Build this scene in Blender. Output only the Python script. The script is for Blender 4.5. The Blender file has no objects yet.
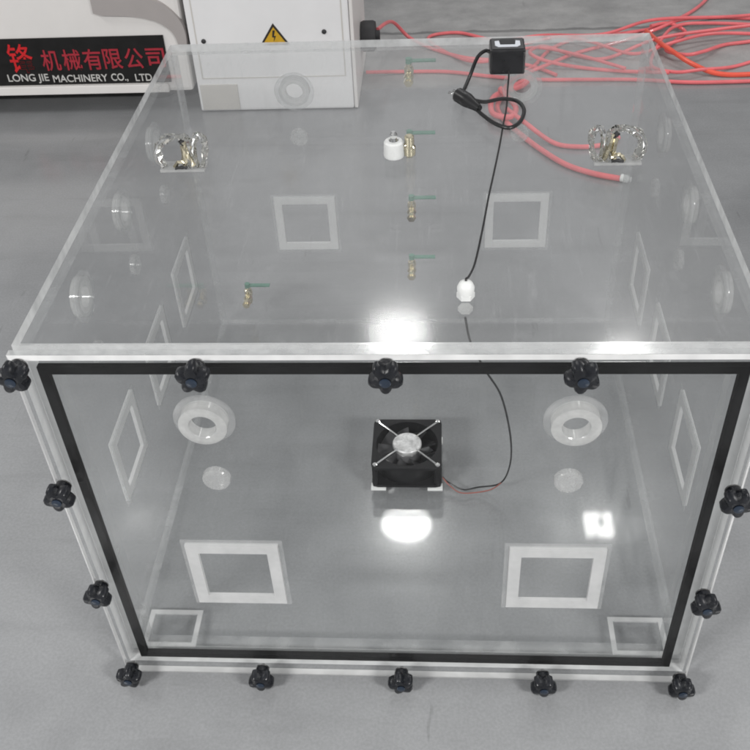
import bpy, bmesh, math, random
from mathutils import Vector, Matrix
random.seed(7)
SC = bpy.context.scene
COL = SC.collection
PI = math.pi

# ------------------------------------------------------------------ materials
def nt(name):
    m = bpy.data.materials.new(name)
    m.use_nodes = True
    t = m.node_tree
    t.nodes.clear()
    out = t.nodes.new('ShaderNodeOutputMaterial')
    return m, t, out

def N(t, kind, **kw):
    n = t.nodes.new(kind)
    for k, v in kw.items():
        if k in n.inputs:
            n.inputs[k].default_value = v
        else:
            setattr(n, k, v)
    return n

def math_node(t, op, a, b=None):
    n = t.nodes.new('ShaderNodeMath'); n.operation = op
    for i, v in enumerate((a, b)):
        if v is None: continue
        if hasattr(v, 'links') or hasattr(v, 'is_linked'): t.links.new(v, n.inputs[i])
        else: n.inputs[i].default_value = v
    return n.outputs[0]

def obj_noise(t, scale, detail=4.0, rough=0.55, vec_scale=None):
    tc = t.nodes.new('ShaderNodeTexCoord')
    src = tc.outputs['Object']
    if vec_scale:
        mp = t.nodes.new('ShaderNodeMapping')
        mp.inputs['Scale'].default_value = vec_scale
        t.links.new(src, mp.inputs['Vector']); src = mp.outputs['Vector']
    n = t.nodes.new('ShaderNodeTexNoise')
    n.inputs['Scale'].default_value = scale
    n.inputs['Detail'].default_value = detail
    n.inputs['Roughness'].default_value = rough
    t.links.new(src, n.inputs['Vector'])
    return n.outputs['Fac']

def ramp(t, fac, stops):
    r = t.nodes.new('ShaderNodeValToRGB')
    e = r.color_ramp.elements
    while len(e) < len(stops): e.new(0.5)
    for i, (p, c) in enumerate(stops):
        e[i].position = p
        e[i].color = (c[0], c[1], c[2], 1) if hasattr(c, '__len__') else (c, c, c, 1)
    t.links.new(fac, r.inputs['Fac'])
    return r.outputs['Color']

def principled(name, col, rough=0.5, metal=0.0, spec=0.5, var=0.12, scale=40.0, rvar=0.08, coat=0.0, bump=0.0):
    m, t, out = nt(name)
    p = t.nodes.new('ShaderNodeBsdfPrincipled')
    f = obj_noise(t, scale)
    c = ramp(t, f, [(0.3, [x * (1 - var) for x in col]), (0.7, [min(1, x * (1 + var)) for x in col])])
    t.links.new(c, p.inputs['Base Color'])
    rr = ramp(t, f, [(0.3, max(0, rough - rvar)), (0.7, min(1, rough + rvar))])
    t.links.new(rr, p.inputs['Roughness'])
    p.inputs['Metallic'].default_value = metal
    p.inputs['Specular IOR Level'].default_value = spec
    p.inputs['Coat Weight'].default_value = coat
    if bump:
        b = t.nodes.new('ShaderNodeBump'); b.inputs['Strength'].default_value = bump
        b.inputs['Distance'].default_value = 0.002
        t.links.new(f, b.inputs['Height']); t.links.new(b.outputs['Normal'], p.inputs['Normal'])
    t.links.new(p.outputs['BSDF'], out.inputs['Surface'])
    return m

def schlick(t, f0=0.04):
    lw = t.nodes.new('ShaderNodeLayerWeight'); lw.inputs['Blend'].default_value = 0.5
    p5 = math_node(t, 'POWER', lw.outputs['Facing'], 5.0)
    return math_node(t, 'ADD', math_node(t, 'MULTIPLY', p5, 1 - f0), f0)

def clear_sheet(name, tint=(0.985, 0.988, 0.988), haze=0.02, hazecol=0.8, rough=0.012, f0=0.04, lobe=0.45):
    """clear plastic: see-through with Fresnel gloss and a thin uneven film of dust / scuffs"""
    m, t, out = nt(name)
    tr = N(t, 'ShaderNodeBsdfTransparent'); tr.inputs['Color'].default_value = (*tint, 1)
    g1 = N(t, 'ShaderNodeBsdfGlossy'); g1.inputs['Roughness'].default_value = rough
    g2 = N(t, 'ShaderNodeBsdfGlossy'); g2.inputs['Roughness'].default_value = min(0.4, rough * 2 + 0.13)
    gl = t.nodes.new('ShaderNodeMixShader'); gl.inputs[0].default_value = lobe
    t.links.new(g1.outputs[0], gl.inputs[1]); t.links.new(g2.outputs[0], gl.inputs[2])
    wv = obj_noise(t, 5.0, 0.0, 0.5)
    bp = t.nodes.new('ShaderNodeBump'); bp.inputs['Strength'].default_value = 0.05; bp.inputs['Distance'].default_value = 0.01
    t.links.new(wv, bp.inputs['Height'])
    t.links.new(bp.outputs['Normal'], g1.inputs['Normal']); t.links.new(bp.outputs['Normal'], g2.inputs['Normal'])
    df = N(t, 'ShaderNodeBsdfDiffuse'); df.inputs['Color'].default_value = (hazecol, hazecol, hazecol * 1.01, 1)
    f1 = obj_noise(t, 3.5, 2.0, 0.6)
    a = ramp(t, f1, [(0.3, haze * 0.45), (0.75, haze * 1.6)])
    f3 = obj_noise(t, 26, 2.0, 0.7)
    c3 = ramp(t, f3, [(0.60, 0.0), (0.72, haze * 1.3)])
    f4 = obj_noise(t, 14, 0.0, 0.5, (14, 0.6, 0.6))
    c4 = ramp(t, f4, [(0.70, 0.0), (0.74, haze * 2.0), (0.78, 0.0)])
    hz = math_node(t, 'ADD', a, math_node(t, 'ADD', c3, c4))
    m1 = t.nodes.new('ShaderNodeMixShader'); t.links.new(hz, m1.inputs[0])
    t.links.new(tr.outputs[0], m1.inputs[1]); t.links.new(df.outputs[0], m1.inputs[2])
    m2 = t.nodes.new('ShaderNodeMixShader'); t.links.new(schlick(t, f0), m2.inputs[0])
    t.links.new(m1.outputs[0], m2.inputs[1]); t.links.new(gl.outputs[0], m2.inputs[2])
    t.links.new(m2.outputs[0], out.inputs['Surface'])
    return m

def frosted(name, col, opacity, rough=0.25, f0=0.05, scale=30, trans=0.5, vary=0.16):
    """milky / saw-cut plastic: part see-through, part white scatter, with a soft gloss"""
    m, t, out = nt(name)
    tr = N(t, 'ShaderNodeBsdfTransparent'); tr.inputs['Color'].default_value = (0.97, 0.975, 0.975, 1)
    df = N(t, 'ShaderNodeBsdfDiffuse'); df.inputs['Color'].default_value = (*col, 1)
    tl = N(t, 'ShaderNodeBsdfTranslucent'); tl.inputs['Color'].default_value = (*col, 1)
    mx = t.nodes.new('ShaderNodeMixShader'); mx.inputs[0].default_value = trans
    t.links.new(df.outputs[0], mx.inputs[1]); t.links.new(tl.outputs[0], mx.inputs[2])
    f = obj_noise(t, scale, 2.0, 0.65)
    op = ramp(t, f, [(0.30, max(0, opacity - vary)), (0.70, min(1, opacity + vary))])
    m1 = t.nodes.new('ShaderNodeMixShader'); t.links.new(op, m1.inputs[0])
    t.links.new(tr.outputs[0], m1.inputs[1]); t.links.new(mx.outputs[0], m1.inputs[2])
    gl = N(t, 'ShaderNodeBsdfGlossy'); gl.inputs['Roughness'].default_value = rough
    m2 = t.nodes.new('ShaderNodeMixShader'); t.links.new(schlick(t, f0), m2.inputs[0])
    t.links.new(m1.outputs[0], m2.inputs[1]); t.links.new(gl.outputs[0], m2.inputs[2])
    t.links.new(m2.outputs[0], out.inputs['Surface'])
    return m

M = {}
M['acrylic'] = clear_sheet('clear_acrylic', haze=0.010, lobe=0.0)
M['acrylic_door'] = clear_sheet('clear_acrylic_door', haze=0.0015, f0=0.013)
M['acrylic_floor'] = clear_sheet('clear_acrylic_base', haze=0.012, rough=0.05, lobe=0.35)
M['acrylic_top'] = clear_sheet('clear_acrylic_lid', haze=0.020, rough=0.11, lobe=0.55)
M['edge'] = frosted('saw_cut_acrylic_edge', (0.86, 0.87, 0.87), 0.74, rough=0.14, f0=0.10, scale=22, trans=0.3, vary=0.26)
M['soft_edge'] = frosted('half_polished_acrylic_edge', (0.86, 0.87, 0.87), 0.34, rough=0.2, f0=0.05, scale=22, trans=0.4, vary=0.24)
M['rim'] = frosted('polished_white_rim', (0.90, 0.90, 0.90), 0.82, rough=0.12, f0=0.14, scale=16, trans=0.25, vary=0.16)
M['joint'] = frosted('glued_acrylic_joint', (0.86, 0.87, 0.87), 0.22, rough=0.15, f0=0.05, scale=18)

M['frost'] = frosted('frosted_acrylic', (0.90, 0.90, 0.90), 0.50, rough=0.3, scale=25, trans=0.4, vary=0.07)
M['frost_white'] = frosted('white_frosted_acrylic', (0.92, 0.92, 0.92), 0.93, rough=0.3, scale=25, trans=0.45, vary=0.07)
M['frost_faint'] = frosted('faintly_frosted_acrylic', (0.90, 0.90, 0.90), 0.17, rough=0.15, scale=25, vary=0.1)
M['plug'] = frosted('clear_moulded_plug', (0.89, 0.89, 0.88), 0.27, rough=0.15, f0=0.07, scale=90, vary=0.05)
M['milky'] = frosted('milky_plastic', (0.89, 0.89, 0.88), 0.45, rough=0.15, f0=0.06, scale=60, vary=0.06)
M['white_nylon'] = principled('white_nylon', (0.78, 0.79, 0.78), 0.4, var=0.05)
M['gasket'] = principled('black_rubber', (0.006, 0.006, 0.0065), 0.7, spec=0.2, var=0.3, scale=60, bump=0.2)
M['knob'] = principled('black_bakelite', (0.008, 0.009, 0.012), 0.28, var=0.3, scale=50, spec=0.5)
M['knob_cap'] = principled('blue_black_cap', (0.016, 0.026, 0.044), 0.25, var=0.2)
M['steel'] = principled('zinc_steel', (0.7, 0.7, 0.69), 0.22, 1.0, var=0.1)
M['chrome'] = principled('bright_chrome', (0.86, 0.86, 0.85), 0.08, 1.0, var=0.05, rvar=0.04)
M['brass'] = principled('nickel_brass', (0.72, 0.66, 0.50), 0.25, 1.0, var=0.1)
M['amber'] = principled('dull_brass', (0.36, 0.31, 0.20), 0.3, 0.8, var=0.2)
M['green'] = principled('green_lever_coating', (0.10, 0.26, 0.19), 0.4, var=0.1)
M['fan_black'] = principled('black_fan_plastic', (0.010, 0.010, 0.011), 0.5, spec=0.25, var=0.2)
M['fan_blade'] = principled('grey_fan_blade', (0.14, 0.14, 0.145), 0.2, var=0.2)
M['silver'] = principled('silver_label', (0.56, 0.56, 0.56), 0.4, 0.2, var=0.4, scale=75)
M['cable'] = principled('black_cable', (0.012, 0.012, 0.013), 0.4, var=0.2)
M['adapter'] = principled('black_adapter_plastic', (0.014, 0.014, 0.016), 0.32, var=0.2)
M['adapter_top'] = principled('dark_grey_plastic', (0.05, 0.05, 0.052), 0.35, var=0.2)  # top cover tone, a little lighter than the body
M['sticker'] = principled('white_sticker', (0.72, 0.75, 0.80), 0.4, var=0.06)
M['red_wire'] = principled('red_wire', (0.30, 0.10, 0.08), 0.4, var=0.1)
M['hose'] = principled('red_hose', (0.78, 0.165, 0.18), 0.35, var=0.12, scale=14, coat=0.3)
M['hose_orange'] = principled('orange_red_hose', (0.84, 0.12, 0.075), 0.3, var=0.12, scale=14, coat=0.3)
M['machine'] = principled('painted_white_steel', (0.80, 0.775, 0.755), 0.42, var=0.035, scale=5)
M['cabinet'] = principled('light_grey_cabinet_paint', (0.85, 0.845, 0.85), 0.4, var=0.03, scale=5)
M['beige'] = principled('grey_beige_paint', (0.40, 0.37, 0.36), 0.5, var=0.05, scale=6)
M['warm_white'] = principled('warm_white_paint', (0.62, 0.595, 0.56), 0.5, var=0.05, scale=6)
M['sign_black'] = principled('black_sign_film', (0.012, 0.0115, 0.0115), 0.55, spec=0.25, var=0.25, scale=25)
M['sign_red'] = principled('dark_red_lettering', (0.36, 0.02, 0.035), 0.45, var=0.2, scale=40)
M['sign_bright'] = principled('bright_red_lettering', (0.60, 0.012, 0.016), 0.45, var=0.15, scale=40)
M['sign_white'] = principled('grey_white_lettering', (0.55, 0.54, 0.52), 0.5, var=0.15, scale=40)
M['yellow'] = principled('yellow_warning_film', (0.62, 0.36, 0.02), 0.45, var=0.12, scale=40)
M['dark_mark'] = principled('black_print', (0.025, 0.02, 0.015), 0.5, var=0.2)
M['dark_steel'] = principled('dull_dark_steel', (0.22, 0.22, 0.22), 0.4, 1.0, var=0.2)
M['dark'] = principled('dark_rubber', (0.03, 0.03, 0.032), 0.6, var=0.3, scale=20)

def glassy(name, col, rough=0.03):
    m, t, out = nt(name)
    p = t.nodes.new('ShaderNodeBsdfPrincipled')
    f = obj_noise(t, 60)
    t.links.new(ramp(t, f, [(0.3, [x * 0.92 for x in col]), (0.7, col)]), p.inputs['Base Color'])
    p.inputs['Roughness'].default_value = rough
    p.inputs['Transmission Weight'].default_value = 1.0
    p.inputs['IOR'].default_value = 1.49
    b = t.nodes.new('ShaderNodeBump'); b.inputs['Strength'].default_value = 0.15; b.inputs['Distance'].default_value = 0.002
    t.links.new(f, b.inputs['Height']); t.links.new(b.outputs['Normal'], p.inputs['Normal'])
    t.links.new(p.outputs['BSDF'], out.inputs['Surface'])
    return m
M['glass'] = glassy('olive_tinted_clear_plastic', (0.90, 0.89, 0.84))

# the floor: grey epoxy lane, worn lighter concrete beyond the lane's edge
def floor_material():
    m, t, out = nt('grey_epoxy_floor')
    tc = t.nodes.new('ShaderNodeTexCoord')
    sx = t.nodes.new('ShaderNodeSeparateXYZ'); t.links.new(tc.outputs['Object'], sx.inputs[0])
    big = obj_noise(t, 1.1, 5.0, 0.55)
    mid = obj_noise(t, 7.0, 6.0, 0.62)
    fine = obj_noise(t, 180.0, 2.0, 0.6)
    base = ramp(t, big, [(0.3, (0.236, 0.241, 0.248)), (0.7, (0.280, 0.285, 0.291))])
    conc = ramp(t, mid, [(0.3, (0.29, 0.287, 0.286)), (0.7, (0.40, 0.395, 0.39))])
    wob = math_node(t, 'ADD', sx.outputs['Y'], math_node(t, 'MULTIPLY', mid, 0.05))
    edge = math_node(t, 'MULTIPLY', math_node(t, 'SUBTRACT', wob, 2.455), 18.0)
    cl = t.nodes.new('ShaderNodeClamp'); t.links.new(edge, cl.inputs[0])
    mx = t.nodes.new('ShaderNodeMix'); mx.data_type = 'RGBA'
    t.links.new(cl.outputs[0], mx.inputs[0]); t.links.new(base, mx.inputs[6]); t.links.new(conc, mx.inputs[7])
    # a dark joint across the concrete
    dj = math_node(t, 'ABSOLUTE', math_node(t, 'SUBTRACT', wob, 3.00))
    jn = math_node(t, 'LESS_THAN', dj, 0.012)
    mj = t.nodes.new('ShaderNodeMix'); mj.data_type = 'RGBA'
    t.links.new(math_node(t, 'MULTIPLY', jn, 0.6), mj.inputs[0]); t.links.new(mx.outputs[2], mj.inputs[6])
    mj.inputs[7].default_value = (0.09, 0.09, 0.09, 1)
    # fine speckle and scuffs
    sp = ramp(t, fine, [(0.35, 0.93), (0.65, 1.05)])
    sc = ramp(t, mid, [(0.3, 0.94), (0.7, 1.05)])
    mm = t.nodes.new('ShaderNodeMix'); mm.data_type = 'RGBA'; mm.blend_type = 'MULTIPLY'; mm.inputs[0].default_value = 1
    t.links.new(mj.outputs[2], mm.inputs[6]); t.links.new(sp, mm.inputs[7])
    m3 = t.nodes.new('ShaderNodeMix'); m3.data_type = 'RGBA'; m3.blend_type = 'MULTIPLY'; m3.inputs[0].default_value = 1
    t.links.new(mm.outputs[2], m3.inputs[6]); t.links.new(sc, m3.inputs[7])
    # scuffs: long thin worn streaks and a few darker stains
    st = obj_noise(t, 3.0, 6.0, 0.6, (0.5, 5.0, 1))
    stc = ramp(t, st, [(0.34, 0.94), (0.44, 1.0), (0.60, 1.0), (0.70, 1.06)])
    bl = obj_noise(t, 2.3, 3.0, 0.5)
    blc = ramp(t, bl, [(0.30, 0.88), (0.42, 1.0), (0.62, 1.0), (0.72, 1.06)])
    sk = obj_noise(t, 9.0, 3.0, 0.55, (3.0, 0.35, 1))
    skc = ramp(t, sk, [(0.70, 1.0), (0.735, 0.80), (0.76, 1.0)])
    for extra in (stc, blc, skc):
        mk = t.nodes.new('ShaderNodeMix'); mk.data_type = 'RGBA'; mk.blend_type = 'MULTIPLY'; mk.inputs[0].default_value = 1
        t.links.new(m3.outputs[2], mk.inputs[6]); t.links.new(extra, mk.inputs[7]); m3 = mk
    p = t.nodes.new('ShaderNodeBsdfPrincipled')
    t.links.new(m3.outputs[2], p.inputs['Base Color'])
    rr = ramp(t, mid, [(0.25, 0.12), (0.75, 0.27)])
    rx = t.nodes.new('ShaderNodeMix'); rx.data_type = 'FLOAT'
    t.links.new(cl.outputs[0], rx.inputs[0]); t.links.new(rr, rx.inputs[2]); rx.inputs[3].default_value = 0.5
    t.links.new(rx.outputs[0], p.inputs['Roughness'])
    p.inputs['Specular IOR Level'].default_value = 0.55
    b = t.nodes.new('ShaderNodeBump'); b.inputs['Strength'].default_value = 0.12; b.inputs['Distance'].default_value = 0.003
    t.links.new(mid, b.inputs['Height']); t.links.new(b.outputs['Normal'], p.inputs['Normal'])
    t.links.new(p.outputs['BSDF'], out.inputs['Surface'])
    return m
M['floor'] = floor_material()

# ------------------------------------------------------------------ mesh helpers
def box(bm, x0, x1, y0, y1, z0, z1, thin=None, mi=0, me=1, bevel=0.0):
    """box; with thin = 'x'|'y'|'z' the two big faces take material mi and the rims me"""
    vs = [bm.verts.new((x, y, z)) for x in (x0, x1) for y in (y0, y1) for z in (z0, z1)]
    fs = {'x': [(0, 1, 3, 2), (4, 6, 7, 5)], 'y': [(0, 4, 5, 1), (2, 3, 7, 6)], 'z': [(0, 2, 6, 4), (1, 5, 7, 3)]}
    made = []
    for ax, quads in fs.items():
        for q in quads:
            f = bm.faces.new([vs[i] for i in q])
            f.material_index = mi if (thin is None or ax == thin) else me
            made.append(f)
    if bevel:
        es = list({e for f in made for e in f.edges})
        bmesh.ops.bevel(bm, geom=es, offset=bevel, segments=2, affect='EDGES', profile=0.6)

def rect_frame(bm, axis, c, out, inn, lo, hi, mi=0, me=1, mn=None):
    """a rectangular ring: out/inn = (u0,u1,v0,v1); lo..hi along axis ('x','y')"""
    def P(u, v, w):
        return (u, w, v) if axis == 'y' else (w, u, v)
    rings = []
    for w in (lo, hi):
        for (u0, u1, v0, v1) in (out, inn):
            rings.append([bm.verts.new(P(u + c[0], v + c[1], w)) for u, v in ((u0, v0), (u1, v0), (u1, v1), (u0, v1))])
    o0, i0, o1, i1 = rings
    for k in range(4):
        n = (k + 1) % 4
        bm.faces.new((o0[k], o0[n], i0[n], i0[k])).material_index = mi
        bm.faces.new((o1[k], i1[k], i1[n], o1[n])).material_index = mi
        bm.faces.new((o0[k], o1[k], o1[n], o0[n])).material_index = me
        bm.faces.new((i0[k], i0[n], i1[n], i1[k])).material_index = me if mn is None else mn

def lathe(bm, prof, mat=Matrix.Identity(4), seg=32, mi=0, closed=False):
    """profile [(r, z)] turned round local z, then moved by mat"""
    rings = []
    for r, z in prof:
        if r < 1e-6:
            rings.append([bm.verts.new(mat @ Vector((0, 0, z)))])
        else:
            rings.append([bm.verts.new(mat @ Vector((r * math.cos(2 * PI * k / seg), r * math.sin(2 * PI * k / seg), z))) for k in range(seg)])
    pairs = list(zip(rings, rings[1:])) + ([(rings[-1], rings[0])] if closed else [])
    for a, b in pairs:
        for k in range(seg):
            n = (k + 1) % seg
            va = [a[0]] if len(a) == 1 else [a[k], a[n]]
            vb = [b[0]] if len(b) == 1 else [b[n], b[k]]
            if len(va) + len(vb) >= 3:
                f = bm.faces.new(va + vb); f.material_index = mi; f.smooth = True

def spline(pts, n=10, closed=False):
    P = [Vector(p) for p in pts]
    out = []
    L = len(P)
    rng = range(L) if closed else range(L - 1)
    for i in rng:
        if closed:
            p0, p1, p2, p3 = P[(i - 1) % L], P[i], P[(i + 1) % L], P[(i + 2) % L]
        else:
            p0, p1, p2, p3 = P[max(i - 1, 0)], P[i], P[i + 1], P[min(i + 2, L - 1)]
        for k in range(n):
            t = k / n
            out.append(0.5 * ((2 * p1) + (p2 - p0) * t + (2 * p0 - 5 * p1 + 4 * p2 - p3) * t * t + (3 * p1 - p0 - 3 * p2 + p3) * t ** 3))
    if not closed: out.append(P[-1])
    return out

def tube(bm, pts, r, seg=10, mi=0, closed=False):
    pts = [Vector(p) for p in pts]
    n = len(pts)
    rings = []
    up = None
    for i, p in enumerate(pts):
        a = pts[(i - 1) % n] if (closed or i > 0) else p
        b = pts[(i + 1) % n] if (closed or i < n - 1) else p
        d = (b - a).normalized()
        if up is None:
            up = d.orthogonal().normalized()
        up = (up - d * up.dot(d))
        up = up.normalized() if up.length > 1e-6 else d.orthogonal().normalized()
        side = d.cross(up)
        rr = r[i] if hasattr(r, '__len__') else r
        rings.append([bm.verts.new(p + (up * math.cos(2 * PI * k / seg) + side * math.sin(2 * PI * k / seg)) * rr) for k in range(seg)])
    m = n if closed else n - 1
    for i in range(m):
        a, b = rings[i], rings[(i + 1) % n]
        for k in range(seg):
            q = (k + 1) % seg
            f = bm.faces.new((a[k], a[q], b[q], b[k])); f.smooth = True; f.material_index = mi
    if not closed:
        bm.faces.new(list(reversed(rings[0]))).material_index = mi
        bm.faces.new(rings[-1]).material_index = mi

def prism(bm, outline, z0, z1, mat=Matrix.Identity(4), mi=0, smooth=False):
    a = [bm.verts.new(mat @ Vector((x, y, z0))) for x, y in outline]
    b = [bm.verts.new(mat @ Vector((x, y, z1))) for x, y in outline]
    bm.faces.new(list(reversed(a))).material_index = mi
    bm.faces.new(b).material_index = mi
    n = len(outline)
    for k in range(n):
        q = (k + 1) % n
        f = bm.faces.new((a[k], a[q], b[q], b[k])); f.material_index = mi; f.smooth = smooth

def build(name, bm, mats, parent=None, loc=(0, 0, 0), rot=(0, 0, 0), normals=True):
    if normals: bmesh.ops.recalc_face_normals(bm, faces=bm.faces[:])
    for e in bm.edges:
        if len(e.link_faces) == 2 and e.calc_face_angle(0) > 0.62: e.smooth = False
    me = bpy.data.meshes.new(name)
    bm.to_mesh(me); bm.free()
    for m in (mats if isinstance(mats, (list, tuple)) else [mats]): me.materials.append(m)
    o = bpy.data.objects.new(name, me); COL.objects.link(o)
    o.location = loc; o.rotation_euler = rot
    if parent: o.parent = parent
    return o

def dup(o, parent, loc=None, rot=None):
    c = o.copy(); COL.objects.link(c); c.parent = parent
    if loc is not None: c.location = loc
    if rot is not None: c.rotation_euler = rot
    for ch in list(o.children):
        dup(ch, c)
    return c

def thing(name, label, cat, loc=(0, 0, 0), group=None):
    o = bpy.data.objects.new(name, None); COL.objects.link(o)
    o.location = loc; o.empty_display_size = 0.1
    o['label'] = label; o['category'] = cat
    if group: o['group'] = group
    return o

def tag(o, label, cat, group=None):
    o['label'] = label; o['category'] = cat
    if group: o['group'] = group
    return o

def text_mesh(name, body, size, mat, parent, loc, width=None, rot=(PI / 2, 0, 0), bold=0.0):
    c = bpy.data.curves.new('t', 'FONT'); c.body = body; c.size = size; c.extrude = 0.0008
    c.align_x = 'CENTER'; c.align_y = 'CENTER'; c.offset = bold
    to = bpy.data.objects.new('t', c); COL.objects.link(to)
    dg = bpy.context.evaluated_depsgraph_get(); dg.update()
    me = bpy.data.meshes.new_from_object(to.evaluated_get(dg))
    bpy.data.objects.remove(to)
    xs = [v.co.x for v in me.vertices]; ys = [v.co.y for v in me.vertices]
    cx = (min(xs) + max(xs)) / 2; cy = (min(ys) + max(ys)) / 2; w = max(xs) - min(xs)
    s = (width / w) if width else 1.0
    for v in me.vertices:
        v.co.x = (v.co.x - cx) * s; v.co.y = v.co.y - cy
    me.name = name
    me.materials.clear(); me.materials.append(mat)
    o = bpy.data.objects.new(name, me); COL.objects.link(o)
    o.parent = parent; o.location = loc; o.rotation_euler = rot
    return o

# ------------------------------------------------------------------ floor
bm = bmesh.new()
vs = [bm.verts.new(p) for p in ((-9, -5, 0), (9, -5, 0), (9, 14, 0), (-9, 14, 0))]
bm.faces.new(vs)
fl = build('floor', bm, M['floor']); fl['kind'] = 'structure'

# ------------------------------------------------------------------ the acrylic box
W2, D, H = 0.5, 1.034, 0.753
Z0 = 0.003
BX = thing('acrylic_box', 'large clear acrylic test box with black gasket and star knobs standing on grey floor', 'acrylic box')
clear = [M['acrylic'], M['edge']]
T = 0.016
bm = bmesh.new(); box(bm, -W2, W2, 0.0506, D, Z0, T, 'z')
for f in bm.faces:
    if all(v.co.y < 0.052 for v in f.verts): f.material_index = 2
bottom = build('bottom_panel', bm, [M['acrylic_floor'], M['joint'], M['rim']], BX)
bm = bmesh.new(); box(bm, -W2, W2, 0.0262, D, H - T, H, 'z')
for f in bm.faces:
    if all(v.co.y < 0.03 for v in f.verts): f.material_index = 2
top = build('top_panel', bm, [M['acrylic_top'], M['edge'], M['soft_edge']], BX)
bm = bmesh.new(); box(bm, -W2, W2, D - T, D - 0.0004, T + 0.0005, H - T - 0.0005, 'y')
back = build('back_panel', bm, [M['acrylic'], M['joint']], BX)
sides = []
for s in (-1, 1):
    bm = bmesh.new()
    xa, xb = sorted((s * W2, s * (W2 - T)))
    box(bm, xa, xb, 0.0506, D - T - 0.0005, T + 0.0005, H - T - 0.0005, 'x')
    for f in bm.faces:
        if all(v.co.y < 0.052 for v in f.verts): f.material_index = 2
    sides.append(build('side_panel', bm, [M['acrylic'], M['joint'], M['rim']], BX))
bm = bmesh.new()
rect_frame(bm, 'y', (0, 0), (-W2, W2, Z0, H - T - 0.0005), (-0.452, 0.452, 0.050, 0.703), 0.026, 0.050, 0, 1, 2)
build('front_flange', bm, [M['acrylic_door'], M['rim'], M['joint']], BX)
bm = bmesh.new()
rect_frame(bm, 'y', (0, 0), (-0.471, 0.471, 0.031, 0.7225), (-0.4575, 0.4575, 0.0440, 0.7095), 0.0166, 0.0256, 0, 0)
build('gasket', bm, M['gasket'], BX)
bm = bmesh.new(); box(bm, -W2, W2, 0.0, 0.016, Z0, H, 'y')
for f in bm.faces:
    if all(v.co.z > H - 0.001 for v in f.verts): f.material_index = 2
es = [e for e in bm.edges if all(v.co.y < 0.001 for v in e.verts)]
nb = bmesh.ops.bevel(bm, geom=es, offset=0.005, segments=1, affect='EDGES')
for f in nb['faces']: f.material_index = 1
door = build('front_door', bm, [M['acrylic_door'], M['rim'], M['soft_edge']], BX)

# ports, plugs and bonded square pads, made once per facing and copied
def port_bm(depth=0.018):
    bm = bmesh.new()
    lathe(bm, [(0.027, 0.0006), (0.043, 0.0006), (0.0435, 0.002), (0.043, 0.005), (0.041, 0.006), (0.034, 0.006)], seg=40, mi=0)
    lathe(bm, [(0.0190, 0.0008), (0.0335, 0.0008), (0.0335, depth), (0.032, depth + 0.001), (0.0200, depth + 0.001), (0.0190, depth)], seg=40, mi=1, closed=True)
    return bm
def plug_bm():
    bm = bmesh.new()
    lathe(bm, [(0.0, 0.0006), (0.019, 0.0006), (0.0205, 0.002), (0.0205, 0.010), (0.019, 0.012), (0.0, 0.0125)], seg=28)
    return bm
def pad_bm():
    bm = bmesh.new()
    rect_frame(bm, 'y', (0, 0), (-0.073, 0.073, -0.073, 0.073), (-0.0545, 0.0545, -0.0545, 0.0545), -0.0075, -0.0006, 0, 0)
    rect_frame(bm, 'y', (0, 0), (-0.080, 0.080, -0.080, 0.080), (-0.0735, 0.0735, -0.0735, 0.0735), -0.0030, -0.0008, 1, 1)
    return bm
protos = {}
def fixture(kind, parent, loc, rotz):
    """rotz turns a fitting that faces -y (towards the viewer) to its panel"""
    if kind not in protos:
        if kind == 'port_ring':
            o = build(kind, port_bm(), [M['frost_faint'], M['milky']], parent)
        elif kind == 'port_plug':
            o = build(kind, plug_bm(), M['plug'], parent)
        else:
            o = build(kind, pad_bm(), [M['frost'], M['frost_faint']], parent)
        protos[kind] = o
    else:
        o = dup(protos[kind], parent)
    o.location = loc
    o.rotation_euler = (PI / 2, 0, rotz) if kind != 'square_pad' else (0, 0, rotz)
    return o
port_mesh = []
def shallow(o):
    if not port_mesh:
        b_ = port_bm(0.014); bmesh.ops.recalc_face_normals(b_, faces=b_.faces[:])
        for e in b_.edges:
            if len(e.link_faces) == 2 and e.calc_face_angle(0) > 0.62: e.smooth = False
        m = bpy.data.meshes.new('port_ring'); b_.to_mesh(m); b_.free()
        m.materials.append(M['frost_faint']); m.materials.append(M['milky']); port_mesh.append(m)
    o.data = port_mesh[0]
    return o
pad_mesh = []
def white_pad(o):
    if not pad_mesh:
        m = o.data.copy(); m.materials[0] = M['frost_white']; pad_mesh.append(m)
    o.data = pad_mesh[0]
    return o
ZR, ZP, ZQ = 0.641, 0.531, 0.305
# door (rings reach inwards: turned half round)
for x in (-0.250, 0.252):
    fixture('port_ring', door, (x, 0.0, ZR + 0.004), 0)
    fixture('port_plug', door, (x, -0.0, ZP), 0)
    fixture('square_pad', door, (x - 0.002, -0.0, ZQ), 0)
for x in (-0.247, 0.247):
    shallow(fixture('port_ring', back, (x, D, ZR), PI))
    fixture('port_plug', back, (x, D, ZP), PI)
    white_pad(fixture('square_pad', back, (x * 1.015, D, ZQ), PI))
for o_, s in zip(sides, (-1, 1)):
    for y in (0.288, 0.548, 0.806):
        shallow(fixture('port_ring', o_, (s * W2, y, ZR), s * PI / 2))
        fixture('port_plug', o_, (s * W2, y, ZP - 0.006), s * PI / 2)
        white_pad(fixture('square_pad', o_, (s * W2, y + 0.004, ZQ - 0.008), s * PI / 2))

for s in (-1, 1):
    bm = bmesh.new()
    rect_frame(bm, 'y', (0, 0), (-0.050, 0.050, -0.040, 0.040), (-0.041, 0.041, -0.031, 0.031), -0.0040, -0.0006, 0, 0)
    build('square_pad', bm, M['frost'], bottom, (s * 0.429, 0.086, T), (-PI / 2, 0, 0))

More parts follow.
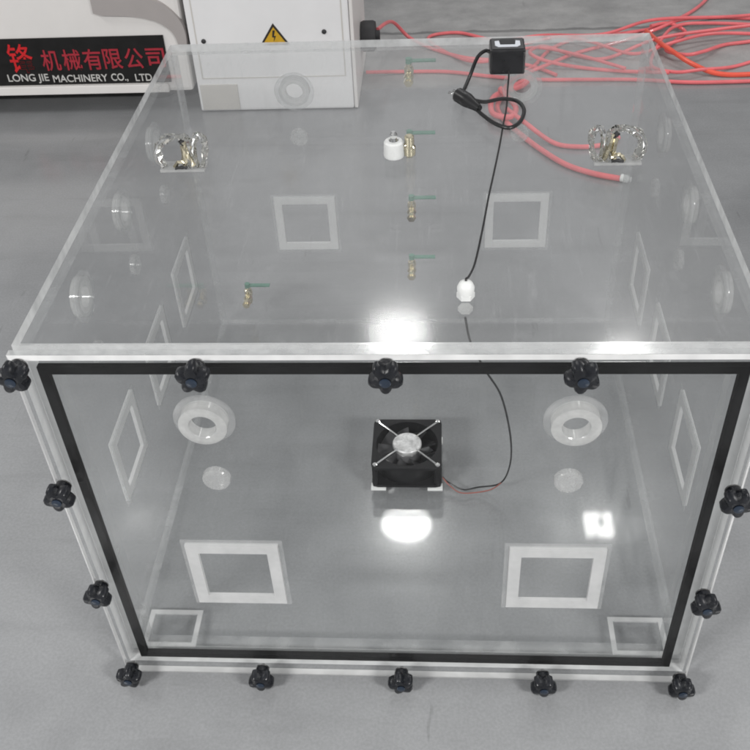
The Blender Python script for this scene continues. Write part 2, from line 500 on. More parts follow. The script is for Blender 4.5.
# star knobs along the door's edge
def star_outline(r0, r1, lobes=5, n=60):
    return [((r0 + (r1 - r0) * (0.5 + 0.5 * math.cos(lobes * a)) ** 0.7) * math.cos(a), (r0 + (r1 - r0) * (0.5 + 0.5 * math.cos(lobes * a)) ** 0.7) * math.sin(a)) for a in [2 * PI * k / n for k in range(n)]]
def knob_bm():
    bm = bmesh.new()
    R = Matrix.Rotation(PI / 2, 4, 'X')     # local z -> -y (out of the door)
    # hub
    lathe(bm, [(0.0, 0.004), (0.0115, 0.004), (0.0125, 0.007), (0.0135, 0.018), (0.0, 0.018)], R, 24)
    # lobed head, built of stacked star outlines
    layers = [(0.80, 0.014), (0.97, 0.017), (1.0, 0.024), (0.98, 0.031), (0.86, 0.035), (0.55, 0.0365)]
    rings = []
    for k, z in layers:
        rings.append([bm.verts.new(R @ Vector((x * k, y * k, z))) for x, y in star_outline(0.0155, 0.0235)])
    n = len(rings[0])
    for a, b in zip(rings, rings[1:]):
        for k in range(n):
            q = (k + 1) % n
            bm.faces.new((a[k], a[q], b[q], b[k])).smooth = True
    bm.faces.new(list(reversed(rings[0])))
    bm.faces.new(rings[-1])
    return bm
def stud_bm():
    bm = bmesh.new()
    R = Matrix.Rotation(PI / 2, 4, 'X')
    lathe(bm, [(0.0, -0.0060), (0.003, -0.0060), (0.0035, 0.0035), (0.0, 0.0035)], R, 14)
    lathe(bm, [(0.0045, 0.0005), (0.0115, 0.0005), (0.0115, 0.0028), (0.0045, 0.0028)], R, 24, closed=True)
    return bm
k0 = build('star_knob', knob_bm(), M['knob'], BX)
build('stud', stud_bm(), M['dark_steel'], k0)
bm = bmesh.new()
lathe(bm, [(0, 0.0367), (0.0072, 0.0367), (0.0075, 0.0378), (0.006, 0.0386), (0, 0.0388)], Matrix.Rotation(PI / 2, 4, 'X'), 24)
build('cap', bm, M['knob_cap'], k0)
kx = [-0.483, -0.245, 0.003, 0.250, 0.485]
spots = [(x, 0.741) for x in kx] + [(x, 0.030) for x in kx] + [(s * 0.484, z) for s in (-1, 1) for z in (0.508, 0.268)]
for i, (x, z) in enumerate(spots):
    k = k0 if i == 0 else dup(k0, BX)
    k.location = (x, 0, z)
    k.rotation_euler = (0, random.uniform(0, 6.28), 0)

# small ball valves on the back panel
def valve_parts(parent, loc):
    bm = bmesh.new()
    # nipple through the panel, hexagon nut, upright body with a barb
    RY = Matrix.Rotation(-PI / 2, 4, 'X')
    lathe(bm, [(0.0, -0.030), (0.0065, -0.030), (0.0065, 0.022), (0.0, 0.022)], RY, 16)
    prism(bm, [(0.011 * math.cos(k * PI / 3), 0.011 * math.sin(k * PI / 3)) for k in range(6)], 0.001, 0.008, RY)
    prism(bm, [(0.0105 * math.cos(k * PI / 3), 0.0105 * math.sin(k * PI / 3)) for k in range(6)], -0.025, -0.0168, RY)
    lathe(bm, [(0, -0.026), (0.006, -0.026), (0.0078, -0.020), (0.0078, -0.004), (0.0095, -0.001), (0.0105, 0.008), (0.0095, 0.016), (0.0065, 0.018), (0.0065, 0.026), (0.0, 0.026)],
          Matrix.Translation((0, 0.020, 0)), 20)
    v = build('ball_valve', bm, M['brass'], parent, loc)
    bm = bmesh.new()
    box(bm, 0.0, 0.058, 0.014, 0.026, 0.0275, 0.0315, bevel=0.0012)
    lathe(bm, [(0, 0.024), (0.007, 0.024), (0.007, 0.035), (0.0, 0.035)], Matrix.Translation((0, 0.020, 0)), 16)
    build('lever', bm, M['green'], v)
    return v
v0 = valve_parts(BX, (0.004, D, 0.668))
for x, z in ((0.002, 0.500), (0.003, 0.333), (0.0, 0.165), (-0.424, 0.082)):
    dup(v0, BX, (x, D, z))

# fitting in the middle of the top panel
bm = bmesh.new()
lathe(bm, [(0, 0.0006), (0.017, 0.0006), (0.0178, 0.004), (0.0165, 0.026), (0.014, 0.029), (0.008, 0.029), (0.008, 0.022), (0, 0.022)], seg=28)
fit = build('hose_fitting', bm, M['white_nylon'], BX, (-0.006, 0.531, H))
bm = bmesh.new()
lathe(bm, [(0, 0.001), (0.010, 0.001), (0.0105, 0.015), (0.008, 0.018), (0.008, 0.034), (0.0055, 0.036), (0, 0.036)], Matrix.Translation((0.026, 0.004, 0)), 20)
tube(bm, spline([(0.012, 0.002, 0.012), (0.020, 0.003, 0.016), (0.027, 0.004, 0.022)], 6), 0.006, 12)
build('elbow', bm, M['brass'], fit)
bm = bmesh.new()
lathe(bm, [(0, 0.022), (0.006, 0.022), (0.0075, 0.028), (0.005, 0.034), (0.0065, 0.040), (0.0035, 0.045), (0, 0.045)], seg=18)
build('barb', bm, M['chrome'], fit)

# cable gland
GX, GY = 0.107, 0.128
bm = bmesh.new()
prism(bm, [(0.0125 * math.cos(k * PI / 3), 0.0125 * math.sin(k * PI / 3)) for k in range(6)], 0.0006, 0.008)
lathe(bm, [(0, 0.008), (0.0115, 0.008), (0.012, 0.017), (0.009, 0.024), (0.0045, 0.027), (0, 0.027)], seg=24)
gl = build('cable_gland', bm, M['white_nylon'], BX, (GX, GY, H))
bm = bmesh.new()
prism(bm, [(0.0105 * math.cos(k * PI / 3), 0.0105 * math.sin(k * PI / 3)) for k in range(6)], -0.023, -0.0168)
build('lock_nut', bm, M['milky'], gl)

# two shiny handles on the top panel (mirror images)
def shard(bm, pts, r, jit, seg=5):
    """a bent bar with an irregular, faceted skin"""
    n0 = len(bm.faces)
    P = spline(pts, 3)
    tube(bm, P, [r * random.uniform(0.75, 1.25) for _ in P], seg)
    bm.verts.ensure_lookup_table(); bm.faces.ensure_lookup_table()
    for f in bm.faces[n0:]: f.smooth = False
    for v in {v for f in bm.faces[n0:] for v in f.verts}:
        v.co += Vector((random.uniform(-1, 1), random.uniform(-1, 1), random.uniform(-1, 1))) * jit
        v.co.z = max(v.co.z, 0.0062)
def handle(s, x):
    def mir(p): return [(-s * a, b, c) for a, b, c in p]
    bm = bmesh.new()
    box(bm, -0.038, 0.040, -0.016, 0.016, 0.0008, 0.0060, bevel=0.0015)
    base = build('lifting_handle', bm, M['milky'], BX, (x, 0.500, H))
    bm = bmesh.new()
    shard(bm, mir([(-0.030, -0.006, 0.0075), (-0.040, -0.002, 0.028), (-0.036, 0.004, 0.048), (-0.020, 0.008, 0.060), (0.000, 0.008, 0.062), (0.013, 0.004, 0.054), (0.017, -0.004, 0.032), (0.016, -0.008, 0.0075)]), 0.0075, 0.0016, 6)
    big = build('bow', bm, M['glass'], base)
    bm = bmesh.new()
    shard(bm, mir([(0.026, -0.006, 0.0075), (0.023, -0.004, 0.030), (0.026, 0.002, 0.056), (0.034, 0.006, 0.066), (0.044, 0.002, 0.054), (0.042, -0.004, 0.028), (0.036, -0.008, 0.0075)]), 0.0055, 0.0014, 6)
    small = build('loop', bm, M['glass'], base)
    bm = bmesh.new()
    shard(bm, mir([(-0.031, -0.010, 0.010), (-0.042, -0.008, 0.030), (-0.037, -0.002, 0.051), (-0.020, 0.000, 0.064), (-0.006, 0.000, 0.067)]), 0.0022, 0.0010, 5)
    build('highlight_wire', bm, M['chrome'], big)  # thin chrome bars added along the outlines to make bright highlights
    bm = bmesh.new()
    shard(bm, mir([(0.022, -0.008, 0.034), (0.025, -0.004, 0.060), (0.034, 0.000, 0.070), (0.042, -0.004, 0.060)]), 0.0024, 0.0010, 5)
    build('highlight_wire', bm, M['chrome'], small)
    for k, p in enumerate(([(0.004, -0.008, 0.0075), (0.008, -0.008, 0.028), (0.006, -0.002, 0.050)], [(-0.012, -0.010, 0.0075), (-0.004, -0.010, 0.020), (0.010, -0.011, 0.016)], [(0.010, -0.004, 0.058), (0.014, -0.008, 0.036), (0.022, -0.010, 0.012)])):
        bm = bmesh.new()
        shard(bm, mir(p), (0.0042, 0.0036, 0.0034)[k], 0.0013, 5)
        build('brass_link', bm, M['brass'], base)
    bm = bmesh.new()
    shard(bm, mir([(-0.010, -0.0135, 0.0085), (0.002, -0.014, 0.0105), (0.010, -0.0135, 0.009)]), 0.0028, 0.0006, 6)
    build('catch', bm, M['dark'], base)
    bm = bmesh.new()
    shard(bm, mir([(0.002, -0.002, 0.060), (0.006, -0.003, 0.056), (0.009, -0.003, 0.052)]), 0.0042, 0.0007, 6)
    build('cap_nut', bm, M['dark'], big)
    base.scale = (0.98, 1.0, 0.88)
    return base
handle(-1, -0.362); handle(1, 0.360)

# ------------------------------------------------------------------ the fan lying inside
FX, FY, FZ = 0.000, 0.516, T + 0.006
FT = 0.058
fan = thing('cooling_fan', 'square black axial cooling fan with silver hub lying flat inside the clear box', 'fan', (FX, FY, FZ))
bm = bmesh.new()
hs, rr = 0.074, 0.066
def fan_plate(z0, z1):
    n = 64
    o0, i0, o1, i1 = [], [], [], []
    for k in range(n):
        a = 2 * PI * k / n
        c, s = math.cos(a), math.sin(a)
        q = hs / max(abs(c), abs(s))
        q = min(q, hs * 1.36)
        for lst, r, z in ((o0, q, z0), (i0, rr, z0), (o1, q, z1), (i1, rr, z1)):
            lst.append(bm.verts.new((r * c, r * s, z)))
    for k in range(n):
        m = (k + 1) % n
        bm.faces.new((o0[k], i0[k], i0[m], o0[m])); bm.faces.new((o1[k], o1[m], i1[m], i1[k]))
        bm.faces.new((o0[k], o0[m], o1[m], o1[k])); bm.faces.new((i0[k], i1[k], i1[m], i0[m]))
fan_plate(0.0, 0.006); fan_plate(FT - 0.006, FT)
lathe(bm, [(0.066, 0.006), (0.069, 0.006), (0.071, 0.014), (0.071, FT - 0.014), (0.069, FT - 0.006), (0.066, FT - 0.006)], seg=64, closed=True)
for sx in (-1, 1):
    for sy in (-1, 1):
        lathe(bm, [(0, 0.006), (0.007, 0.006), (0.007, FT - 0.006), (0, FT - 0.006)], Matrix.Translation((sx * 0.0655, sy * 0.0655, 0)), 14)
build('housing', bm, M['fan_black'], fan)
bm = bmesh.new()
lathe(bm, [(0, 0.008), (0.027, 0.008), (0.029, 0.012), (0.029, FT - 0.012), (0.027, FT - 0.010), (0, FT - 0.010)], seg=36)
build('rotor', bm, M['fan_blade'], fan)
for k in range(9):
    bm = bmesh.new()
    n = 8
    lo, hi = [], []
    for i in range(n + 1):
        t = i / n
        a0 = 2 * PI * k / 9 + 0.95 * t
        z = 0.010 + (FT - 0.026) * (1 - t)
        lo.append((bm.verts.new((0.029 * math.cos(a0), 0.029 * math.sin(a0), z)), bm.verts.new((0.064 * math.cos(a0 + 0.16), 0.064 * math.sin(a0 + 0.16), z + 0.003))))
    for a, b in zip(lo, lo[1:]):
        f = bm.faces.new((a[0], a[1], b[1], b[0])); f.smooth = True
    ext = bmesh.ops.solidify(bm, geom=bm.faces[:], thickness=0.0016)
    build('blade', bm, M['fan_blade'], fan)
for k in range(4):
    a = PI / 4 + k * PI / 2
    c, s = math.cos(a), math.sin(a)
    bm = bmesh.new()
    tube(bm, [(0.028 * c, 0.028 * s, FT + 0.001), (0.06 * c, 0.06 * s, FT + 0.0015), (0.094 * c, 0.094 * s, FT + 0.001)], 0.0028, 10)
    lathe(bm, [(0, FT + 0.0003), (0.0055, FT + 0.0003), (0.0055, FT + 0.004), (0.003, FT + 0.006), (0, FT + 0.006)], Matrix.Translation((0.0925 * c, 0.0925 * s, 0)), 12)
    build('guard_arm', bm, M['chrome'], fan)
bm = bmesh.new()
lathe(bm, [(0, FT - 0.0095), (0.0295, FT - 0.0095), (0.031, FT - 0.006), (0.031, FT + 0.001), (0.029, FT + 0.003), (0, FT + 0.003)], seg=36)
hub = build('hub_label', bm, M['silver'], fan)
for q in (-1, 1):
    bm = bmesh.new()
    box(bm, -0.016, 0.016, -0.007, 0.012, -0.0055, -0.0004, bevel=0.001)
    fo = build('foot', bm, M['white_nylon'], fan, (q * 0.060, -0.072, 0))
    dup(fo, fan, (q * 0.060, 0.067, 0))
bm = bmesh.new()
w = [(0.107, 0.128, 0.718), (0.116, 0.129, 0.670), (0.140, 0.150, 0.600), (0.170, 0.200, 0.500), (0.198, 0.300, 0.310), (0.208, 0.385, 0.150), (0.195, 0.430, 0.050), (0.150, 0.445, 0.021), (0.118, 0.440, 0.019), (0.088, 0.456, 0.024), (0.0755, 0.462, 0.034)]
tube(bm, spline([(x - FX, y - FY, z - FZ) for x, y, z in w], 10), 0.0017, 8)
wr = build('power_wire', bm, M['cable'], fan)
bm = bmesh.new()
w2 = [(0.197, 0.426, 0.056), (0.172, 0.432, 0.026), (0.118, 0.430, 0.019), (0.092, 0.446, 0.023), (0.0755, 0.455, 0.040)]
tube(bm, spline([(x - FX, y - FY, z - FZ) for x, y, z in w2], 10), 0.0013, 8)
build('red_lead', bm, M['red_wire'], wr)

# ------------------------------------------------------------------ power adapter on the lid
AX, AY = 0.2, 0.872
ad = thing('power_adapter', 'black power adapter block with white sticker, its cord and plug coiled on the box lid', 'power adapter', (AX, AY, H))
bm = bmesh.new(); box(bm, -0.0335, 0.0335, -0.028, 0.030, 0.001, 0.050, bevel=0.004)
build('body', bm, M['adapter'], ad)
bm = bmesh.new(); box(bm, -0.030, 0.030, -0.0245, 0.0265, 0.0502, 0.0512, bevel=0.0004)
build('top_cover', bm, M['adapter_top'], ad)
bm = bmesh.new()     # U-shaped white sticker round a dark square
o = [(-0.024, 0.010), (-0.024, -0.010), (-0.018, -0.017), (0.018, -0.017), (0.024, -0.010), (0.024, 0.010), (0.016, 0.012), (0.014, -0.007), (-0.014, -0.007), (-0.016, 0.012)]
prism(bm, o, 0.0514, 0.0522)
build('sticker', bm, M['sticker'], ad)
bm = bmesh.new(); box(bm, -0.0135, 0.0135, -0.0065, 0.016, 0.0514, 0.0535, bevel=0.0006)
build('socket', bm, M['cable'], ad)
def L(pts, ox=AX, oy=AY, oz=H): return [(x - ox, y - oy, z - oz) for x, y, z in pts]
r = 0.0036
zl = H + r + 0.0006
bm = bmesh.new()
mc = [(0.168, 0.874, H + 0.034), (0.158, 0.876, H + 0.036), (0.143, 0.868, H + 0.026), (0.128, 0.825, H + 0.008), (0.116, 0.775, zl), (0.110, 0.745, zl + 0.012), (0.118, 0.722, zl + 0.010), (0.150, 0.722, zl), (0.185, 0.733, zl), (0.212, 0.722, zl), (0.222, 0.685, zl), (0.212, 0.640, zl), (0.192, 0.618, zl), (0.168, 0.635, zl), (0.146, 0.672, zl), (0.130, 0.700, zl + 0.004), (0.118, 0.716, zl + 0.006)]
tube(bm, spline(L(mc), 10), r, 10)
build('mains_cord', bm, M['cable'], ad)
bm = bmesh.new()
pp = L([(0.142, 0.684, H + 0.009), (0.130, 0.700, H + 0.011), (0.118, 0.716, H + 0.0125), (0.105, 0.733, H + 0.0135)])
tube(bm, spline(pp, 6), [0.0065 + 0.0070 * min(1, k / 11) for k in range(19)], 12)
plug = build('plug', bm, M['cable'], ad)
d = Vector((-0.70, 0.72, 0.02)).normalized(); sd = Vector((0.72, 0.70, 0))
b0 = Vector(L([(0.105, 0.733, H + 0.0135)])[0])
for q in (-1, 1):
    bm = bmesh.new()
    tube(bm, [b0 + sd * 0.0055 * q, b0 + sd * 0.0055 * q + d * 0.019], 0.0030, 10)
    build('pin', bm, M['chrome'], plug)
bm = bmesh.new()
z2 = H + 0.0022
oc = [(0.203, 0.842, H + 0.010), (0.202, 0.826, z2), (0.197, 0.770, z2), (0.192, 0.705, z2), (0.182, 0.630, z2), (0.173, 0.560, z2), (0.160, 0.470, z2), (0.148, 0.390, z2), (0.136, 0.300, z2), (0.122, 0.205, z2 + 0.003), (0.112, 0.150, H + 0.020), (0.1075, 0.131, H + 0.029), (GX, GY, H + 0.0272)]
tube(bm, spline(L(oc), 10), 0.0016, 8)
build('output_cable', bm, M['cable'], ad)

# ------------------------------------------------------------------ white machine with the sign, behind on the left
MY = 2.30
mc_ = thing('white_machine', 'white machine base with black sign in red Chinese lettering, raised off floor behind box', 'machine', (-1.6, MY, 0))
def LM(x, y, z): return (x + 1.6, y - MY, z)
bm = bmesh.new()
box(bm, -1.2, 0.785, 0.002, 0.75, 0.075, 0.62, bevel=0.014)
build('body', bm, M['machine'], mc_)
bm = bmesh.new(); box(bm, -1.2, 0.70, -0.012, 0.0015, 0.078, 0.108, bevel=0.002)
build('bottom_rail', bm, M['machine'], mc_)
bm = bmesh.new(); box(bm, -1.18, 0.712, -0.004, 0.0015, 0.112, 0.282, bevel=0.001)
sign = build('sign_board', bm, M['sign_black'], mc_)
for k, ch in enumerate('机械有限公司'):
    px = (45.5, 67, 88, 108.5, 130, 152)[k]
    x = -1.467 + px * 0.00355
    text_mesh('lettering', ch, 0.080, M['sign_red'], sign, LM(x, MY - 0.0052, 0.203), 0.066, bold=0.0009)
text_mesh('lettering', '锋', 0.112, M['sign_bright'], sign, LM(-1.412, MY - 0.0052, 0.212), 0.088, bold=0.0009)
text_mesh('lettering', 'LONG JIE', 0.037, M['sign_white'], sign, LM(-1.405, MY - 0.0052, 0.137), 0.150, bold=0.0004)
text_mesh('lettering', 'MACHINERY', 0.037, M['sign_white'], sign, LM(-1.215, MY - 0.0052, 0.135), 0.200, bold=0.0004)
text_mesh('lettering', 'CO.,', 0.037, M['sign_white'], sign, LM(-1.072, MY - 0.0052, 0.134), 0.060, bold=0.0004)
text_mesh('lettering', 'LTD', 0.037, M['sign_white'], sign, LM(-0.985, MY - 0.0052, 0.133), 0.060, bold=0.0004)
bm = bmesh.new()    # grey curved trim that sweeps down at its right end
pts = spline([(0.49, -0.008, 0.394), (0.56, -0.008, 0.392), (0.64, -0.008, 0.386), (0.71, -0.006, 0.365), (0.757, -0.004, 0.325), (0.775, -0.004, 0.285), (0.778, -0.004, 0.24)], 8)
n = len(pts)
prev = None
for i, p in enumerate(pts):
    w = 0.036 * min(1, 0.75 + 0.25 * i / 4) if i < n * 0.45 else 0.036 - 0.024 * (i - n * 0.45) / (n * 0.55)
    a = pts[max(i - 1, 0)]; b = pts[min(i + 1, n - 1)]
    d = (b - a).normalized(); nrm = Vector((-d.z, 0, d.x))
    ring = [bm.verts.new(p + nrm * w + Vector((0, -0.006, 0))), bm.verts.new(p + nrm * w + Vector((0, 0.02, 0))), bm.verts.new(p - nrm * w + Vector((0, 0.02, 0))), bm.verts.new(p - nrm * w + Vector((0, -0.006, 0)))]
    if prev:
        for k in range(4): bm.faces.new((prev[k], prev[(k + 1) % 4], ring[(k + 1) % 4], ring[k]))
    else: bm.faces.new(ring)
    prev = ring
bm.faces.new(list(reversed(prev)))
build('curved_trim', bm, M['beige'], mc_)
for x in (-1.0, 0.62):
    bm = bmesh.new()
    lathe(bm, [(0, 0.0), (0.05, 0.0), (0.05, 0.018), (0.02, 0.024), (0.02, 0.0745), (0, 0.0745)], seg=20)
    build('foot', bm, M['dark'], mc_, (x, 0.16, 0.0))
bm = bmesh.new(); box(bm, -1.15, 0.69, 0.36, 0.385, 0.004, 0.0745)
build('skirt', bm, M['dark'], mc_)

# ------------------------------------------------------------------ cabinet with the warning triangle
cb = thing('electrical_cabinet', 'pale grey electrical cabinet with yellow warning triangle standing behind the box', 'cabinet', (-0.50, 2.286, 0))
bm = bmesh.new(); box(bm, -0.295, 0.262, 0.0, 0.52, 0.004, 1.05, bevel=0.008)
build('body', bm, M['cabinet'], cb)
bm = bmesh.new(); box(bm, 0.2635, 0.276, 0.004, 0.50, 0.004, 1.05, bevel=0.003)
build('side_trim', bm, M['machine'], cb)
bm = bmesh.new(); box(bm, -0.285, -0.150, -0.0035, -0.0005, 0.010, 0.105, bevel=0.0015)
build('base_cover', bm, M['warm_white'], cb)
bm = bmesh.new(); rect_frame(bm, 'y', (0, 0), (-0.272, 0.240, 0.125, 1.02), (-0.268, 0.236, 0.129, 1.016), -0.0012, 0.0006)
build('door_seam', bm, M['warm_white'], cb)
tri = bmesh.new()
R = Matrix.Rotation(PI / 2, 4, 'X')
prism(tri, [(-0.052, -0.036), (0.052, -0.036), (0.0, 0.040)], 0.0006, 0.0014, R)
ws = build('warning_sign', tri, M['dark_mark'], cb, (0.002, 0, 0.278))
bm = bmesh.new(); prism(bm, [(-0.040, -0.030), (0.040, -0.030), (0.0, 0.027)], 0.0016, 0.0022, R)
build('yellow_field', bm, M['yellow'], ws)
bm = bmesh.new(); prism(bm, [(-0.003, 0.016), (0.005, 0.016), (0.000, -0.003), (0.007, -0.003), (-0.003, -0.024), (0.0, -0.008), (-0.007, -0.008)], 0.0024, 0.0030, R)
build('bolt_symbol', bm, M['dark_mark'], ws)
for x, z in ((-0.245, 0.262), (0.175, 0.285)):
    bm = bmesh.new()
    lathe(bm, [(0, 0.0005), (0.008, 0.0005), (0.008, 0.004), (0.005, 0.006), (0, 0.006)], R, 14)
    build('screw', bm, M['dark'], cb, (x, 0, z))
bm = bmesh.new()
lathe(bm, [(0, 0.0), (0.05, 0.0), (0.055, 0.01), (0.055, 0.045), (0.05, 0.055), (0.02, 0.055), (0.02, 0.07), (0, 0.07)], Matrix.Rotation(PI / 2, 4, 'Y'), 28)
build('hose_coupling', bm, M['dark'], cb, (0.2765, 0.28, 0.155))

# ------------------------------------------------------------------ red hoses on the floor
G = 'red air hoses lying on the floor'
def hose(label, pts, mat='hose', r=0.0070, lift=None):
    bm = bmesh.new()
    P = [(x, y, r + 0.001 + (z or 0)) for x, y, z in pts]
    tube(bm, spline(P, 10), r, 10)
    o = build('air_hose', bm, M[mat])
    tag(o, label, 'hose', G)
    return o
hose('red hose leaving the dark coupling beside the cabinet and running behind the adapter',
     [(-0.165, 2.62, 0.15), (-0.12, 2.82, 0.10), (-0.055, 2.86, 0.02), (0.03, 2.80, 0), (0.16, 2.70, 0), (0.30, 2.66, 0), (0.42, 2.60, 0), (0.50, 2.52, 0)])
hose('red hose rising farthest back towards the top edge of the picture',
     [(1.25, 3.40, 0), (1.19, 3.24, 0), (1.08, 3.08, 0), (0.93, 2.95, 0), (0.80, 2.90, 0), (0.62, 2.86, 0), (0.50, 2.76, 0), (0.42, 2.60, 0), (0.36, 2.54, 0.005)])
hose('pale red hose arching along the back from the box corner to the right edge',
     [(1.50, 2.98, 0.004), (1.32, 3.02, 0), (1.18, 3.04, 0), (1.03, 2.97, 0.02), (0.92, 2.88, 0.02), (0.78, 2.82, 0), (0.60, 2.72, 0), (0.46, 2.56, 0.02), (0.38, 2.49, 0.02), (0.33, 2.42, 0.03), (0.29, 2.33, 0.03)])
hose('red hose making a tight kink right of the box corner',
     [(1.45, 2.86, 0.0), (1.27, 2.79, 0), (1.16, 2.76, 0), (1.06, 2.66, 0.018), (0.99, 2.63, 0.02), (0.93, 2.70, 0.01), (0.99, 2.82, 0), (1.04, 2.90, 0.0), (0.98, 2.94, 0.02), (0.90, 2.89, 0.03)])
hose('orange red hose lying straight to the right edge nearest the darker lane',
     [(1.55, 2.47, 0), (1.30, 2.49, 0), (1.10, 2.49, 0), (1.00, 2.54, 0.018), (0.93, 2.64, 0.035), (0.90, 2.74, 0.03), (0.88, 2.86, 0.02)], 'hose_orange', 0.009)
hose('straight red hose along the edge of the lane behind the clear box',
     [(1.45, 2.44, 0), (1.10, 2.43, 0), (0.95, 2.435, 0), (0.78, 2.465, 0), (0.60, 2.475, 0), (0.42, 2.485, 0), (0.26, 2.52, 0), (0.10, 2.57, 0.0), (-0.06, 2.58, 0.0), (-0.212, 2.56, 0.01)])
hose('red hose curving behind the box between the straight hose and its corner',
     [(0.90, 2.47, 0.022), (0.75, 2.54, 0), (0.60, 2.58, 0), (0.47, 2.60, 0.02), (0.41, 2.66, 0.03), (0.47, 2.74, 0.02), (0.58, 2.70, 0.0), (0.70, 2.66, 0), (0.90, 2.76, 0.03), (1.15, 2.84, 0.03), (1.55, 2.93, 0.03)])
hose('red hose nearest the viewer, seen through the lid, ending below the right handle',
     [(0.40, 2.46, 0.022), (0.36, 2.42, 0.01), (0.30, 2.36, 0), (0.27, 2.26, 0), (0.29, 2.16, 0), (0.34, 2.05, 0), (0.40, 1.94, 0), (0.47, 1.84, 0), (0.55, 1.78, 0), (0.632, 1.745, 0)], 'hose', 0.0092)
hose('short red hose branching beside the nearest one behind the box',
     [(0.30, 2.20, 0.022), (0.35, 2.10, 0.024), (0.44, 1.99, 0.002), (0.52, 1.96, 0), (0.60, 1.97, 0), (0.66, 2.02, 0)], 'hose', 0.008)
hose('thick coiled red hose lying behind the adapter plug loop',
     [(0.29, 2.31, 0.03), (0.38, 2.41, 0.03), (0.36, 2.36, 0.03), (0.26, 2.28, 0.03), (0.25, 2.17, 0.02), (0.31, 2.14, 0.02), (0.33, 2.22, 0.02), (0.28, 2.30, 0.05)], 'hose', 0.0100)

hose('thin red hose weaving over the kinked one at the right edge',
     [(1.50, 2.70, 0.0), (1.30, 2.64, 0), (1.15, 2.56, 0), (1.02, 2.50, 0.018), (0.92, 2.48, 0.02), (0.85, 2.56, 0.016), (0.93, 2.78, 0.03), (1.02, 2.92, 0.02), (1.16, 2.94, 0.016), (1.40, 2.90, 0.015)], 'hose', 0.0065)
hose('thin red hose crossing behind the rear right corner of the lid in a shallow wave',
     [(1.60, 2.74, 0.02), (1.35, 2.80, 0.02), (1.12, 2.80, 0.03), (0.95, 2.72, 0.03), (0.80, 2.66, 0.016), (0.66, 2.78, 0.016), (0.54, 2.84, 0.016), (0.40, 2.78, 0.016), (0.28, 2.72, 0.016)], 'hose', 0.0065)
hose('thin red hose looping behind the adapter towards the cabinet',
     [(0.75, 2.52, 0.02), (0.58, 2.66, 0.02), (0.42, 2.73, 0.02), (0.24, 2.62, 0.016), (0.12, 2.72, 0.0), (0.02, 2.90, 0.0), (0.14, 2.95, 0.0), (0.30, 2.86, 0.0), (0.48, 2.90, 0.0), (0.70, 2.82, 0.03), (0.92, 2.93, 0.04), (1.25, 2.97, 0.03), (1.6, 3.06, 0.02)], 'hose', 0.0065)
bm = bmesh.new()
lathe(bm, [(0, 0), (0.0115, 0), (0.0125, 0.004), (0.0125, 0.022), (0.008, 0.026), (0.008, 0.034), (0, 0.034)], Matrix.Rotation(PI / 2, 4, 'Y'), 18)
hp = [o for o in COL.objects if o.name.startswith('air_hose') and 'nearest the viewer' in o['label']][0]
build('connector', bm, M['white_nylon'], hp, (0.628, 1.747, 0.0135), (0, 0, -0.42))

# ------------------------------------------------------------------ light: a bright hall, its reflected ceiling lamps, and added fill lamps
w = bpy.data.worlds.new('World'); SC.world = w; w.use_nodes = True
t = w.node_tree; t.nodes.clear()
out = t.nodes.new('ShaderNodeOutputWorld'); bg = t.nodes.new('ShaderNodeBackground')
tc = t.nodes.new('ShaderNodeTexCoord'); sz = t.nodes.new('ShaderNodeSeparateXYZ')
t.links.new(tc.outputs['Generated'], sz.inputs[0])
cr = ramp(t, sz.outputs['Z'], [(0.0, (0.23, 0.23, 0.235)), (0.3, (0.31, 0.313, 0.32)), (0.9, (0.42, 0.423, 0.43))])
wv = t.nodes.new('ShaderNodeTexNoise'); wv.inputs['Scale'].default_value = 2.2; wv.inputs['Detail'].default_value = 3
mpw = t.nodes.new('ShaderNodeMapping'); mpw.inputs['Scale'].default_value = (2.5, 0.8, 1.0)
t.links.new(tc.outputs['Generated'], mpw.inputs['Vector']); t.links.new(mpw.outputs['Vector'], wv.inputs['Vector'])
wr_ = ramp(t, wv.outputs['Fac'], [(0.38, 0.45), (0.62, 1.5)])
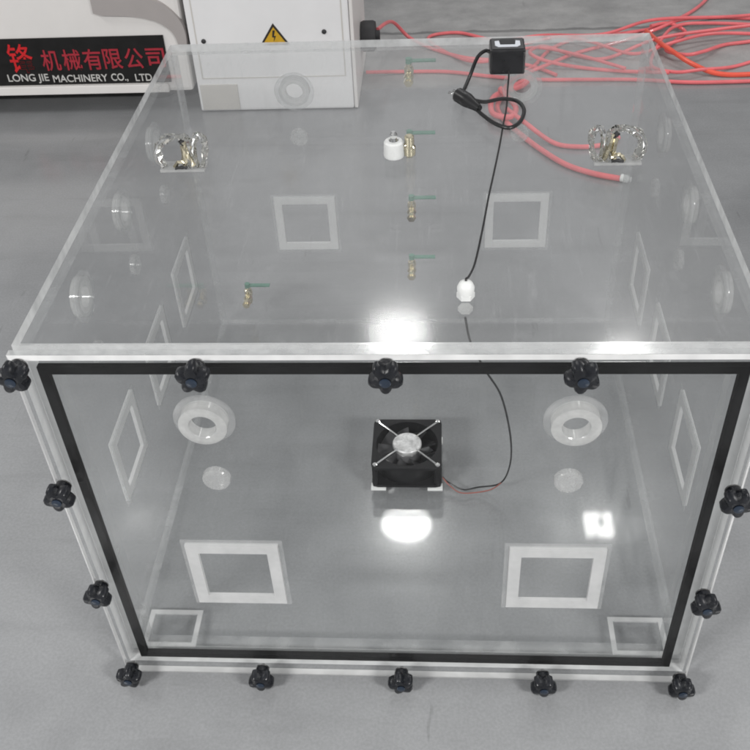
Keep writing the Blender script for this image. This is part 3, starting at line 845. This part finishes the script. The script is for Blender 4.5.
wm = t.nodes.new('ShaderNodeMix'); wm.data_type = 'RGBA'; wm.blend_type = 'MULTIPLY'; wm.inputs[0].default_value = 1.0
t.links.new(cr, wm.inputs[6]); t.links.new(wr_, wm.inputs[7])
t.links.new(wm.outputs[2], bg.inputs['Color']); bg.inputs['Strength'].default_value = 1.0
t.links.new(bg.outputs[0], out.inputs['Surface'])

def lamp(x, y, z, sx, sy, watt, shape='RECTANGLE'):
    l = bpy.data.lights.new('ceiling_or_fill_lamp', 'AREA'); l.shape = shape; l.size = sx; l.size_y = sy
    l.energy = watt; l.color = (1.0, 0.99, 0.97)
    o = bpy.data.objects.new('ceiling_or_fill_lamp', l); COL.objects.link(o); o.location = (x, y, z)
    return o
lamp(-0.14, 2.862, 2.97, 0.31, 0.28, 9, 'ELLIPSE')
lamp(1.17, 3.58, 3.80, 0.19, 0.22, 13)
lamp(-2.3, -2.3, 2.6, 1.2, 0.4, 190)  # added fill lamp in front, brightens near floor and box rims
lamp(2.4, -2.3, 2.6, 1.2, 0.4, 190)  # same added front fill on the right
lamp(-3.4, 1.3, 3.0, 0.4, 1.0, 45)  # added side lamp, meant to deepen shadows beside the box
lamp(3.6, 1.3, 3.0, 0.4, 1.0, 45)  # matching added side lamp on the right

# ------------------------------------------------------------------ camera
cam = bpy.data.cameras.new('camera'); co = bpy.data.objects.new('camera', cam); COL.objects.link(co)
co.location = (0.07430928, -0.94485551, 1.54472162)
co.rotation_euler = (0.856004590, 0.0459131871, 0.0517686210)
cam.sensor_width = 36; cam.lens = 964.2788502 / 750 * 36
cam.clip_start = 0.02; cam.clip_end = 200
SC.camera = co

SC.view_settings.view_transform = 'Standard'
SC.view_settings.look = 'None'
SC.view_settings.exposure = 0.0
SC.view_settings.gamma = 1.0
c = SC.cycles
c.max_bounces = 24; c.diffuse_bounces = 3; c.glossy_bounces = 6; c.transmission_bounces = 8; c.transparent_max_bounces = 64
c.caustics_reflective = False; c.caustics_refractive = False
c.sample_clamp_indirect = 4.0
c.use_denoising = True
c.filter_width = 1.9
